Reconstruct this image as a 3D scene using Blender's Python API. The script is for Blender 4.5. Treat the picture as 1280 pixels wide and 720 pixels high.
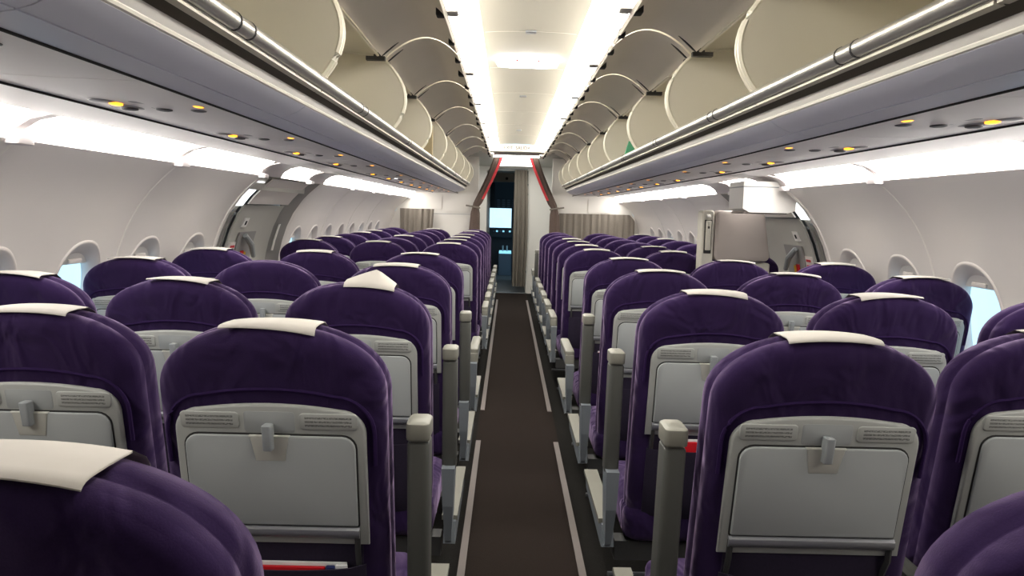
import bpy, bmesh, math, random
from mathutils import Matrix, Vector
random.seed(7)
S = bpy.context.scene
COL = S.collection
for o in list(bpy.data.objects): bpy.data.objects.remove(o)

# ------------------------------------------------------------------ camera
F = 960.0; VPX, VPY = 636.0, 264.5; ROLL = math.radians(1.4)
CAMX, EYE = -0.082, 1.35
cam = bpy.data.cameras.new('camera'); camo = bpy.data.objects.new('camera', cam); COL.objects.link(camo)
cam.sensor_width = 36.0; cam.lens = 36.0 * F / 1280.0; cam.clip_start = 0.02; cam.clip_end = 300
yc = Vector((VPX - 640, 360 - VPY, -F)).normalized()
zc = Vector((math.sin(ROLL), math.cos(ROLL), 0)); zc = (zc - zc.dot(yc) * yc).normalized()
xc = yc.cross(zc)
R3 = Matrix((xc, yc, zc))          # rows: world axes in camera space = camera-to-world rotation
camo.matrix_world = Matrix.Translation((CAMX, 0, EYE)) @ R3.to_4x4()
S.camera = camo

# ------------------------------------------------------------------ world, exposure
S.view_settings.view_transform = 'Standard'; S.view_settings.look = 'None'
S.view_settings.gamma = 1.0; S.view_settings.use_curve_mapping = False
S.view_settings.exposure = 0.78
W = bpy.data.worlds.new('sky'); S.world = W; W.use_nodes = True
wn = W.node_tree.nodes; wl = W.node_tree.links
bg = wn['Background']; bg.inputs['Color'].default_value = (0.50, 0.78, 0.96, 1); bg.inputs['Strength'].default_value = 1.15
COVE = 10.5       # ceiling cove diffusers
WALLL = 9.5      # sidewall diffusers

# ------------------------------------------------------------------ materials
MATS = {}
def mat(name, col, rough=0.6, metal=0.0, noise=0.0, scale=20.0, bump=0.0, emit=None, es=0.0, sheen=0.0, spec=0.4):
    m = bpy.data.materials.new(name); m.use_nodes = True
    nt = m.node_tree; b = nt.nodes['Principled BSDF']
    b.inputs['Base Color'].default_value = (*col, 1); b.inputs['Roughness'].default_value = rough
    b.inputs['Metallic'].default_value = metal; b.inputs['Specular IOR Level'].default_value = spec
    if sheen:
        b.inputs['Sheen Weight'].default_value = sheen; b.inputs['Sheen Roughness'].default_value = 0.4
        b.inputs['Sheen Tint'].default_value = (0.75, 0.55, 0.9, 1)
    if emit:
        b.inputs['Emission Color'].default_value = (*emit, 1); b.inputs['Emission Strength'].default_value = es
    if noise or bump:
        tc = nt.nodes.new('ShaderNodeTexCoord'); n = nt.nodes.new('ShaderNodeTexNoise')
        n.inputs['Scale'].default_value = scale; n.inputs['Detail'].default_value = 4
        nt.links.new(tc.outputs['Object'], n.inputs['Vector'])
        if noise:
            mx = nt.nodes.new('ShaderNodeMixRGB'); mx.blend_type = 'MIX'
            mx.inputs[1].default_value = (*[c * (1 - noise) for c in col], 1)
            mx.inputs[2].default_value = (*[min(1, c * (1 + noise)) for c in col], 1)
            nt.links.new(n.outputs['Fac'], mx.inputs[0]); nt.links.new(mx.outputs[0], b.inputs['Base Color'])
        if bump:
            bp = nt.nodes.new('ShaderNodeBump'); bp.inputs['Strength'].default_value = bump; bp.inputs['Distance'].default_value = 0.002
            nt.links.new(n.outputs['Fac'], bp.inputs['Height']); nt.links.new(bp.outputs[0], b.inputs['Normal'])
    MATS[name] = m
    return m
pu = mat('purple', (0.0215, 0.0098, 0.046), 0.9, noise=0.25, scale=500, bump=0.15, sheen=0.4, spec=0.1)
nt = pu.node_tree; b = nt.nodes['Principled BSDF']
tc = nt.nodes.new('ShaderNodeTexCoord'); oi = nt.nodes.new('ShaderNodeObjectInfo'); va = nt.nodes.new('ShaderNodeVectorMath'); va.operation = 'MULTIPLY_ADD'
vs = nt.nodes.new('ShaderNodeVectorMath'); vs.operation = 'SCALE'; nt.links.new(oi.outputs['Location'], vs.inputs[0]); vs.inputs['Scale'].default_value = 3.7
nt.links.new(tc.outputs['Object'], va.inputs[0]); va.inputs[1].default_value = (1.6, 1, 1.0); nt.links.new(vs.outputs[0], va.inputs[2])
n2 = nt.nodes.new('ShaderNodeTexNoise'); n2.inputs['Scale'].default_value = 7; n2.inputs['Detail'].default_value = 2; n2.inputs['Distortion'].default_value = 0.8
nt.links.new(va.outputs[0], n2.inputs['Vector'])
b2 = nt.nodes.new('ShaderNodeBump'); b2.inputs['Strength'].default_value = 0.55; b2.inputs['Distance'].default_value = 0.05
nt.links.new(n2.outputs['Fac'], b2.inputs['Height'])
ob = b.inputs['Normal'].links[0].from_node; nt.links.new(ob.outputs[0], b2.inputs['Normal']); nt.links.new(b2.outputs[0], b.inputs['Normal'])
mat('purple_seam', (0.025, 0.011, 0.055), 0.9, spec=0.1)
mat('panel_grey', (0.37, 0.38, 0.36), 0.45, noise=0.03, scale=6)
mat('tray_grey', (0.34, 0.36, 0.36), 0.5, noise=0.03, scale=5)
mat('recess_grey', (0.52, 0.52, 0.47), 0.45)
mat('latch_grey', (0.30, 0.32, 0.33), 0.35)
mat('seal', (0.02, 0.02, 0.02), 0.7)
mat('hinge_metal', (0.30, 0.31, 0.33), 0.35, metal=0.6)
mat('pocket', (0.018, 0.012, 0.03), 0.95, noise=0.3, scale=200)
mat('paper', (0.48, 0.45, 0.415), 0.85, noise=0.05, scale=30)
mat('arm_grey', (0.07, 0.071, 0.064), 0.55, noise=0.05, scale=15)
mat('arm_beige', (0.20, 0.195, 0.165), 0.5, noise=0.04, scale=15)
mat('bracket', (0.17, 0.19, 0.21), 0.45)
mat('black', (0.012, 0.012, 0.013), 0.7)
mat('dark_metal', (0.05, 0.05, 0.05), 0.5, metal=0.3)
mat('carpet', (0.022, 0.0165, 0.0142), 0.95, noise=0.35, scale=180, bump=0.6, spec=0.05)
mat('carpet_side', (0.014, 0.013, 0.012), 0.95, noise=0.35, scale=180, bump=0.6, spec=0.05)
mat('galley_floor', (0.16, 0.17, 0.18), 0.6, noise=0.2, scale=40)
mat('strip', (0.21, 0.18, 0.17), 0.6)
mat('wall', (0.85, 0.81, 0.765), 0.55, noise=0.03, scale=3)
mat('reveal', (0.78, 0.73, 0.69), 0.45)
mat('seam_light', (0.88, 0.85, 0.79), 0.5)
mat('ceiling', (0.52, 0.51, 0.46), 0.6)
mat('psu', (0.70, 0.655, 0.65), 0.5, noise=0.03, scale=5)
mat('underside', (0.70, 0.71, 0.82), 0.35, noise=0.03, scale=4)
mat('seam_dark', (0.015, 0.014, 0.014), 0.9)
mat('psu_dark', (0.24, 0.22, 0.23), 0.5)
mat('nozzle', (0.07, 0.065, 0.07), 0.5)
mat('bin_cream', (0.68, 0.64, 0.54), 0.55, noise=0.02, scale=4)
mat('trim_and_light_leak', (0.78, 0.74, 0.62), 0.4)
mat('bin_door', (0.78, 0.725, 0.65), 0.5, noise=0.05, scale=3)
mat('rail', (0.62, 0.60, 0.56), 0.28, metal=0.85)
mat('groove', (0.075, 0.062, 0.045), 0.7)
mat('bin_lip', (0.50, 0.48, 0.46), 0.5)
mat('lip_white', (0.80, 0.77, 0.70), 0.35)
mat('white_plastic', (0.88, 0.86, 0.82), 0.45)
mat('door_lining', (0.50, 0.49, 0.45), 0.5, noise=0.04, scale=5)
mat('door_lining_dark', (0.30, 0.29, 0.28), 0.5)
mat('bulkhead', (0.74, 0.71, 0.66), 0.55)
mat('curtain', (0.20, 0.175, 0.145), 0.9, noise=0.15, scale=60)
mat('curtain_brown', (0.12, 0.085, 0.07), 0.9, noise=0.15, scale=60)
mat('red_lining', (0.62, 0.05, 0.06), 0.7)
mat('jump_seat', (0.33, 0.29, 0.27), 0.6, noise=0.05, scale=10)
mat('jump_frame', (0.42, 0.40, 0.35), 0.5)
mat('red', (0.60, 0.012, 0.02), 0.45)
mat('navy', (0.02, 0.03, 0.12), 0.5)
mat('white', (0.8, 0.8, 0.8), 0.5)
mat('green', (0.10, 0.40, 0.22), 0.7)
mat('cardboard', (0.40, 0.33, 0.20), 0.8)
mat('yellow', (0.75, 0.45, 0.03), 0.6)
mat('cove', (0.9, 0.9, 0.9), 0.5, emit=(1.0, 0.965, 0.88), es=COVE)
mat('wall_lamp', (0.9, 0.9, 0.9), 0.5, emit=(1.0, 0.96, 0.90), es=WALLL)
mat('emergency_lamp', (0.9, 0.9, 0.9), 0.5, emit=(0.95, 0.98, 1.0), es=1.3)
mat('sign_face', (0.5, 0.48, 0.43), 0.5, emit=(1.0, 0.96, 0.85), es=0.25)
mat('exit_lamp', (0.9, 0.9, 0.9), 0.5, emit=(1.0, 0.98, 1.0), es=4.0)
mat('entry_lamp', (0.9, 0.9, 0.9), 0.5, emit=(1.0, 0.97, 0.9), es=4.0)
mat('amber', (0.9, 0.4, 0.05), 0.4, emit=(1.0, 0.36, 0.02), es=1.8)
mat('reading_on', (0.9, 0.9, 0.9), 0.4, emit=(1.0, 0.97, 0.95), es=5)
mat('sign_ink', (0.03, 0.022, 0.015), 0.6)
mat('cockpit_dark', (0.02, 0.025, 0.035), 0.6)
mat('cockpit_grey', (0.07, 0.10, 0.14), 0.6)
mat('screen', (0.02, 0.03, 0.05), 0.3, emit=(0.25, 0.65, 0.9), es=0.8)
# thin window glass
g = bpy.data.materials.new('glass'); g.use_nodes = True; MATS['glass'] = g
nt = g.node_tree; nt.nodes.clear()
out = nt.nodes.new('ShaderNodeOutputMaterial'); mx = nt.nodes.new('ShaderNodeMixShader')
tr = nt.nodes.new('ShaderNodeBsdfTransparent'); gl = nt.nodes.new('ShaderNodeBsdfGlossy'); gl.inputs['Roughness'].default_value = 0.05
tr.inputs['Color'].default_value = (0.93, 0.97, 1, 1); mx.inputs[0].default_value = 0.06
nt.links.new(tr.outputs[0], mx.inputs[1]); nt.links.new(gl.outputs[0], mx.inputs[2]); nt.links.new(mx.outputs[0], out.inputs[0])
# safety placard: three rows of tiny unreadable print
pm = mat('placard', (0.47, 0.48, 0.44), 0.5); nt = pm.node_tree; b = nt.nodes['Principled BSDF']
tc = nt.nodes.new('ShaderNodeTexCoord'); sp = nt.nodes.new('ShaderNodeSeparateXYZ'); nt.links.new(tc.outputs['Generated'], sp.inputs[0])
def mth(op, a, bb=None):
    n = nt.nodes.new('ShaderNodeMath'); n.operation = op
    for i, v in enumerate((a, bb)):
        if v is None: continue
        if isinstance(v, (int, float)): n.inputs[i].default_value = v
        else: nt.links.new(v, n.inputs[i])
    return n.outputs[0]
rowf = mth('FRACT', mth('MULTIPLY', mth('SUBTRACT', sp.outputs['Z'], 0.16), 4.4))
inrow = mth('MULTIPLY', mth('GREATER_THAN', rowf, 0.25), mth('LESS_THAN', rowf, 0.75))
band = mth('MULTIPLY', mth('GREATER_THAN', sp.outputs['Z'], 0.17), mth('LESS_THAN', sp.outputs['Z'], 0.84))
sx = mth('MULTIPLY', mth('GREATER_THAN', sp.outputs['X'], 0.1), mth('LESS_THAN', sp.outputs['X'], 0.9))
nz = nt.nodes.new('ShaderNodeTexNoise'); nz.inputs['Scale'].default_value = 38; nt.links.new(tc.outputs['Generated'], nz.inputs['Vector'])
ink = mth('MULTIPLY', mth('MULTIPLY', mth('MULTIPLY', inrow, band), sx), mth('GREATER_THAN', nz.outputs['Fac'], 0.44))
mm = nt.nodes.new('ShaderNodeMixRGB'); mm.inputs[1].default_value = (0.38, 0.39, 0.37, 1); mm.inputs[2].default_value = (0.04, 0.04, 0.04, 1)
nt.links.new(mth('MULTIPLY', ink, 0.8), mm.inputs[0]); nt.links.new(mm.outputs[0], b.inputs['Base Color'])

# ------------------------------------------------------------------ mesh helpers
class MB:
    def __init__(s): s.v = []; s.f = []
    def loft(s, rings, closed=True, cap0=False, cap1=False):
        base = len(s.v); n = len(rings[0])
        for r in rings: s.v += [tuple(p) for p in r]
        for i in range(len(rings) - 1):
            for j in range(n if closed else n - 1):
                k = (j + 1) % n; a = base + i * n
                s.f.append((a + j, a + k, a + n + k, a + n + j))
        if cap0: s.f.append(tuple(base + j for j in reversed(range(n))))
        if cap1: s.f.append(tuple(base + (len(rings) - 1) * n + j for j in range(n)))
        return s
    def box(s, x0, x1, y0, y1, z0, z1):
        r = lambda z: [(x0, y0, z), (x1, y0, z), (x1, y1, z), (x0, y1, z)]
        return s.loft([r(z0), r(z1)], True, True, True)
    def rbox(s, x0, x1, y0, y1, z0, z1, r=0.005, n=3):
        def ring(i, z):
            pts = []
            for cx, cy, a0 in ((x1 - r, y1 - r, 0), (x0 + r, y1 - r, 90), (x0 + r, y0 + r, 180), (x1 - r, y0 + r, 270)):
                for k in range(n + 1):
                    a = math.radians(a0 + 90 * k / n); pts.append((cx + (r - i) * math.cos(a), cy + (r - i) * math.sin(a), z))
            return pts
        h = r * 0.6
        return s.loft([ring(h, z0), ring(0.15 * h, z0 + h * 0.5), ring(0, z0 + h), ring(0, z1 - h), ring(0.15 * h, z1 - h * 0.5), ring(h, z1)], True, True, True)
    def tube(s, pts, r, n=8, cap=True):
        pts = [Vector(p) for p in pts]; rings = []
        for i, p in enumerate(pts):
            d = (pts[min(i + 1, len(pts) - 1)] - pts[max(i - 1, 0)]).normalized()
            a = d.cross(Vector((0, 0, 1)) if abs(d.z) < 0.9 else Vector((1, 0, 0))).normalized(); b = d.cross(a)
            rr = r[i] if isinstance(r, (list, tuple)) else r
            rings.append([p + rr * (math.cos(2 * math.pi * k / n) * a + math.sin(2 * math.pi * k / n) * b) for k in range(n)])
        return s.loft(rings, True, cap, cap)
    def poly(s, pts, axis, t0, t1):
        """extrude a polygon given in the two other axes between t0 and t1 along axis"""
        def mk(t):
            if axis == 'x': return [(t, a, b) for a, b in pts]
            if axis == 'y': return [(a, t, b) for a, b in pts]
            return [(a, b, t) for a, b in pts]
        return s.loft([mk(t0), mk(t1)], True, True, True)
    def sheet(s, path, y0, y1, sx=1, th=0.0, ny=1):
        """a profile path of (x,z) swept along y"""
        ys = [y0 + (y1 - y0) * i / ny for i in range(ny + 1)]
        if th:
            n = len(path); back = []
            for i, (x, z) in enumerate(path):
                x0, z0 = path[max(i - 1, 0)]; x1, z1 = path[min(i + 1, n - 1)]
                d = math.hypot(x1 - x0, z1 - z0) or 1; back.append((x - (z1 - z0) / d * th, z + (x1 - x0) / d * th))
            loop = path + back[::-1]
            return s.loft([[(sx * x, y, z) for x, z in loop] for y in ys], True, True, True)
        return s.loft([[(sx * x, y, z) for x, z in path] for y in ys], False)
    def shear(s, T, k):
        s.v = [(x, y + (T - z) * k, z) for x, y, z in s.v]; return s
    def mesh(s, name, m, smooth=True, merge=False, angle=40):
        me = bpy.data.meshes.new(name); me.from_pydata(s.v, [], s.f)
        bm = bmesh.new(); bm.from_mesh(me)
        if merge: bmesh.ops.remove_doubles(bm, verts=bm.verts, dist=1e-5)
        bmesh.ops.recalc_face_normals(bm, faces=bm.faces)
        if smooth:
            for f in bm.faces: f.smooth = True
            lim = math.radians(angle)
            for e in bm.edges:
                if len(e.link_faces) == 2 and e.calc_face_angle(0) > lim: e.smooth = False
        bm.to_mesh(me); bm.free()
        me.materials.append(MATS[m]); return me
    def obj(s, name, m, parent=None, smooth=True, merge=False, angle=40):
        return link(name, s.mesh(name, m, smooth, merge, angle), parent)
def link(name, me, parent=None):
    o = bpy.data.objects.new(name, me); COL.objects.link(o); o.parent = parent; return o
def empty(name, loc=(0, 0, 0)):
    o = bpy.data.objects.new(name, None); COL.objects.link(o); o.location = loc; o.empty_display_size = 0.1; return o
def tag(o, label=None, cat=None, group=None, kind=None):
    if label: o['label'] = label
    if cat: o['category'] = cat
    if group: o['group'] = group
    if kind: o['kind'] = kind
    return o
def rrect(x0, x1, z0, z1, r, n=5, rb=None):
    rb = r if rb is None else rb; pts = []
    for cx, cz, a0, q in ((x1 - r, z1 - r, 0, r), (x0 + r, z1 - r, 90, r), (x0 + rb, z0 + rb, 180, rb), (x1 - rb, z0 + rb, 270, rb)):
        for k in range(n + 1):
            a = math.radians(a0 + 90 * k / n); pts.append((cx + q * math.cos(a), cz + q * math.sin(a)))
    return pts
def ring_y(o2, y, ins=0.0, c=None):
    """2-D outline (x,z) to a ring at y, pulled inwards by ins"""
    if not ins: return [(x, y, z) for x, z in o2]
    n = len(o2); out = []
    for i, (x, z) in enumerate(o2):
        x0, z0 = o2[i - 1]; x1, z1 = o2[(i + 1) % n]
        d = math.hypot(x1 - x0, z1 - z0) or 1
        out.append((x - (z1 - z0) / d * ins, y, z + (x1 - x0) / d * ins))
    return out
def plate(o2, y_back, y_front, r):
    """rounded plate whose face looks to -y (towards y_front)"""
    m = MB()
    return m.loft([ring_y(o2, y_back), ring_y(o2, y_front + r), ring_y(o2, y_front + r * 0.3, r * 0.35), ring_y(o2, y_front, r)], True, True, True)
def lerp(a, b, t): return a + (b - a) * t
def bez2(p0, p1, p2, n):
    return [tuple((1 - t) ** 2 * a + 2 * t * (1 - t) * b_ + t * t * c for a, b_, c in zip(p0, p1, p2)) for t in [i / n for i in range(n + 1)]]

# ------------------------------------------------------------------ cabin layout (metres, aisle centre x = 0, nose towards +y)
Y_BACK = -1.6; Y_BULK = 10.55
DOOR0, DOOR1 = 4.28, 5.66
WPROF = [(0.0, 1.58), (0.15, 1.66), (0.35, 1.73), (0.55, 1.765), (0.75, 1.775), (0.90, 1.768), (1.05, 1.742), (1.19, 1.70), (1.30, 1.648), (1.40, 1.575), (1.46, 1.515), (1.515, 1.45)]
def wx(z):
    for (z0, x0), (z1, x1) in zip(WPROF, WPROF[1:]):
        if z <= z1 or z1 == WPROF[-1][0]: break
    i = WPROF.index((z0, x0)); t = (z - z0) / (z1 - z0)
    m0 = (x1 - WPROF[i - 1][1]) / (z1 - WPROF[i - 1][0]) if i > 0 else (x1 - x0) / (z1 - z0)
    m1 = (WPROF[i + 2][1] - x0) / (WPROF[i + 2][0] - z0) if i + 2 < len(WPROF) else (x1 - x0) / (z1 - z0)
    h = z1 - z0
    return (2 * t**3 - 3 * t**2 + 1) * x0 + (t**3 - 2 * t**2 + t) * h * m0 + (-2 * t**3 + 3 * t**2) * x1 + (t**3 - t**2) * h * m1
SIDES = ((-1, 'left', 'port'), (1, 'right', 'starboard'))

# floor
fl = MB(); fl.box(-0.245, 0.245, Y_BACK, 12.75, -0.05, 0.0)
floor = tag(fl.obj('floor', 'carpet', smooth=False), kind='structure')
for sx, _, _ in SIDES:
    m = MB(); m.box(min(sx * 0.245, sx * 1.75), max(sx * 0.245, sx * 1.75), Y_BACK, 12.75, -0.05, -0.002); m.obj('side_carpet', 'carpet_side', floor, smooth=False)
    for y0, y1 in ((Y_BACK, 4.42), (5.12, 11.7)):
        m = MB(); m.box(sx * 0.228 - 0.014, sx * 0.228 + 0.014, y0, y1, 0.0, 0.004); m.obj('path_marking_strip', 'strip', floor, smooth=False)
m = MB(); m.box(-1.75, 1.75, 12.75, 18.5, -0.05, 0.002); m.obj('galley_floor', 'galley_floor', floor, smooth=False)
m = MB(); m.box(-0.245, 0.245, 12.70, 12.78, 0.0, 0.012); m.obj('threshold_strip', 'hinge_metal', floor, smooth=False)
# rear end of the cabin behind the camera
tag(MB().box(-1.9, 1.9, Y_BACK - 0.1, Y_BACK, -0.05, 2.4).obj('wall_back', 'bulkhead', smooth=False), kind='structure')

# sidewalls ------------------------------------------------------------
WC_Z, WA, WB = 0.95, 0.165, 0.24
def oval(n, a, b):
    e = 2.35; out = []
    for k in range(n):
        t = 2 * math.pi * k / n; c, s_ = math.cos(t), math.sin(t)
        out.append((a * math.copysign(abs(c) ** (2 / e), c), b * math.copysign(abs(s_) ** (2 / e), s_)))
    return out
def side_panel(sx, y0, y1, wins, parent):
    m = MB(); zs_lo = [0.0, 0.15, 0.3, 0.45, 0.58]; zs_hi = [1.32, 1.36, 1.40, 1.44, 1.48, 1.515]
    P = lambda y, z: (sx * wx(z), y, z)
    def grid(ys, zs): m.loft([[P(y, z) for z in zs] for y in ys], False)
    edges = [y0] + [(a + b) / 2 for a, b in zip(wins, wins[1:])] + [y1]
    if not wins:
        grid([y0, y1], [0.0] + [0.1 * i for i in range(1, 13)] + zs_hi)
        return m.obj('sidewall_panel', 'wall', parent, merge=True)
    for i, wy in enumerate(wins):
        a, b = edges[i], edges[i + 1]
        grid([a, b], zs_lo); grid([a, b], zs_hi)
        ov = oval(48, WA, WB); rings = []
        for s_ in range(6):
            t = (s_ / 5) ** 1.3; rg = []
            for (u, v) in ov:
                # where the ray leaves the cell
                du, dv = u, v
                q = min(((b - wy) / du if du > 1e-9 else (a - wy) / du if du < -1e-9 else 1e9), ((1.32 - WC_Z) / dv if dv > 1e-9 else (0.58 - WC_Z) / dv if dv < -1e-9 else 1e9))
                yy = wy + u * lerp(1, q, t); zz = WC_Z + v * lerp(1, q, t); rg.append(P(yy, zz))
            rings.append(rg)
        # close the corner gaps of the cell by snapping the nearest ray to each corner
        for cy, cz in ((a, 0.58), (b, 0.58), (b, 1.32), (a, 1.32)):
            k = min(range(48), key=lambda j: (rings[-1][j][1] - cy) ** 2 + (rings[-1][j][2] - cz) ** 2)
            rings[-1][k] = P(cy, cz)
        m.loft(rings, True)
    return m.obj('sidewall_panel', 'wall', parent, merge=True)
win_no = [0]
def window(sx, wy, shade):
    win_no[0] += 1
    root = tag(empty('window_%d' % win_no[0], (sx * wx(WC_Z), wy, WC_Z)), kind='structure')
    n = 48; X0 = wx(WC_Z)
    def ring(a, b, dx, lipped):
        out = []
        for u, v in oval(n, a, b):
            base = wx(WC_Z + v) - X0 if lipped else (wx(WC_Z + v * 0.9) - X0) * 0.6
            out.append((sx * (base + dx), u, v))
        return out
    m = MB(); m.loft([ring(WA + 0.012, WB + 0.012, 0.001, True), ring(WA + 0.006, WB + 0.006, -0.005, True), ring(WA - 0.003, WB - 0.003, -0.004, True), ring(WA - 0.012, WB - 0.013, 0.006, True), ring(WA - 0.022, WB - 0.030, 0.018, True), ring(WA - 0.029, WB - 0.042, 0.034, True), ring(WA - 0.030, WB - 0.044, 0.052, True)])
    m.obj('reveal', 'reveal', root, angle=70)
    a, b = WA - 0.030, WB - 0.044
    m = MB(); m.loft([[(sx * (wx(WC_Z + v) - X0 + x0), u * 1.02, v * 1.02) for u, v in oval(n, a, b)] for x0 in (0.046, 0.050)], True, True, True); m.obj('pane', 'glass', root)
    zb = b - 2 * b * shade
    m = MB(); m.loft([[(sx * (wx(WC_Z + max(v, zb)) - X0 + d), u, max(v, zb)) for u, v in oval(n, a + 0.004, b + 0.004)] for d in (0.030, 0.036)], True, True, True); sh = m.obj('shade', 'white_plastic', root)
    m = MB(); m.rbox(-0.045, 0.045, -0.006, 0.006, -0.009, 0.009, 0.004)
    m.v = [(sx * (wx(WC_Z + zb) - X0 + 0.022) + y, x, z + zb + 0.012) for x, y, z in m.v]; m.obj('shade_grip', 'reveal', sh)
WIN_A = [2.43 + 0.53 * k for k in range(-7, 4)]
WIN_B = [5.95 + 0.523 * k for k in range(8)]
shades = {0: [0.33, 0.55, 0.42, 0.3], }
for sx, side, port in SIDES:
    root = tag(empty('wall_%s' % side), kind='structure')
    seams = []
    groups = [[-7], [-6, -5], [-4, -3], [-2, -1], [0, 1], [2, 3]]
    y = Y_BACK
    for gi, gr in enumerate(groups):
        ws = [2.43 + 0.53 * k for k in gr]; y1 = ws[-1] + 0.265 if gi < len(groups) - 1 else DOOR0
        side_panel(sx, y, y1, ws, root); seams.append(y1); y = y1
    y = DOOR1
    for gi in range(4):
        ws = WIN_B[gi * 2:gi * 2 + 2]; y1 = ws[-1] + 0.2615 if gi < 3 else Y_BULK
        side_panel(sx, y, y1, ws, root); seams.append(y1); y = y1
    for y in seams[:-1]:
        if abs(y - DOOR0) < 0.01: continue
        m = MB(); m.loft([[(sx * (wx(z) - d), y + e, z) for z in [0.5 + 0.06 * i for i in range(17)] + [1.512]] for d, e in ((0.0, -0.007), (0.004, -0.003), (0.004, 0.003), (0.0, 0.007))], False)
        m.obj('panel_joint', 'seam_light', root)
    for k, wy in enumerate(WIN_A):
        if wy > 1.3: window(sx, wy, [0.10, 0.12, 0.14, 0.10][k % 4] if sx < 0 else [0.12, 0.12, 0.30, 0.10][k % 4])
        else: window(sx, wy, 0.99)
    for k, wy in enumerate(WIN_B): window(sx, wy, [0.1, 0.4, 0.2, 0.5, 0.3][k % 5])

ORD = ['first', 'second', 'third', 'fourth', 'fifth', 'sixth', 'seventh', 'eighth', 'ninth', 'tenth', 'eleventh', 'twelfth']
# ceiling ------------------------------------------------------------
cr = tag(empty('ceiling'), kind='structure')
m = MB(); m.sheet([(-1.56, 1.44), (-1.50, 1.60), (-1.35, 2.30), (1.35, 2.30), (1.50, 1.60), (1.56, 1.44)], Y_BACK, Y_BULK + 0.1, th=0.02); m.obj('crown_shell', 'ceiling', cr, smooth=False)
cy = [Y_BACK, -0.35, 0.65, 1.7, 2.65, 3.62, 4.5, 5.45, 6.45, 7.4, 8.4, 9.5]
for a, b in zip(cy, cy[1:]):
    m = MB(); path = [(-0.22, 2.166), (-0.15, 2.172), (0, 2.176), (0.15, 2.172), (0.22, 2.166)]
    m.sheet(path, a + 0.004, b - 0.004, th=0.012); m.obj('ceiling_panel', 'ceiling', cr)
    m = MB(); m.sheet([(-0.21, 2.166), (-0.15, 2.171), (0, 2.175), (0.15, 2.171), (0.21, 2.166)], b - 0.006, b + 0.006); m.obj('ceiling_joint', 'seam_light', cr)
for y in (3.62, 5.6, 7.9):
    m = MB(); m.rbox(-0.025, 0.025, y - 0.02, y + 0.02, 2.166, 2.178, 0.004); m.obj('speaker_grille', 'hinge_metal', cr)
for sx, side, port in SIDES:
    m = MB(); m.sheet([(0.30, 2.23), (0.60, 2.19), (0.76, 2.045)], Y_BACK, 9.6, sx, th=0.006); m.obj('cove_reflector', 'ceiling', cr)
    for i, (a, b) in enumerate(zip(cy, cy[1:])):
        if b < 1.5: continue
        m = MB(); m.sheet([(0.222, 2.165), (0.30, 2.148), (0.365, 2.105)], a + 0.01, b - 0.01, sx, th=0.004)
        o = m.obj('cove_light', 'cove')
        tag(o, 'warm white ceiling cove light on the %s side, %s from the front bulkhead' % (port, ORD[len(cy) - 2 - i]), 'light', '%s ceiling cove lights' % port)

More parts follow.
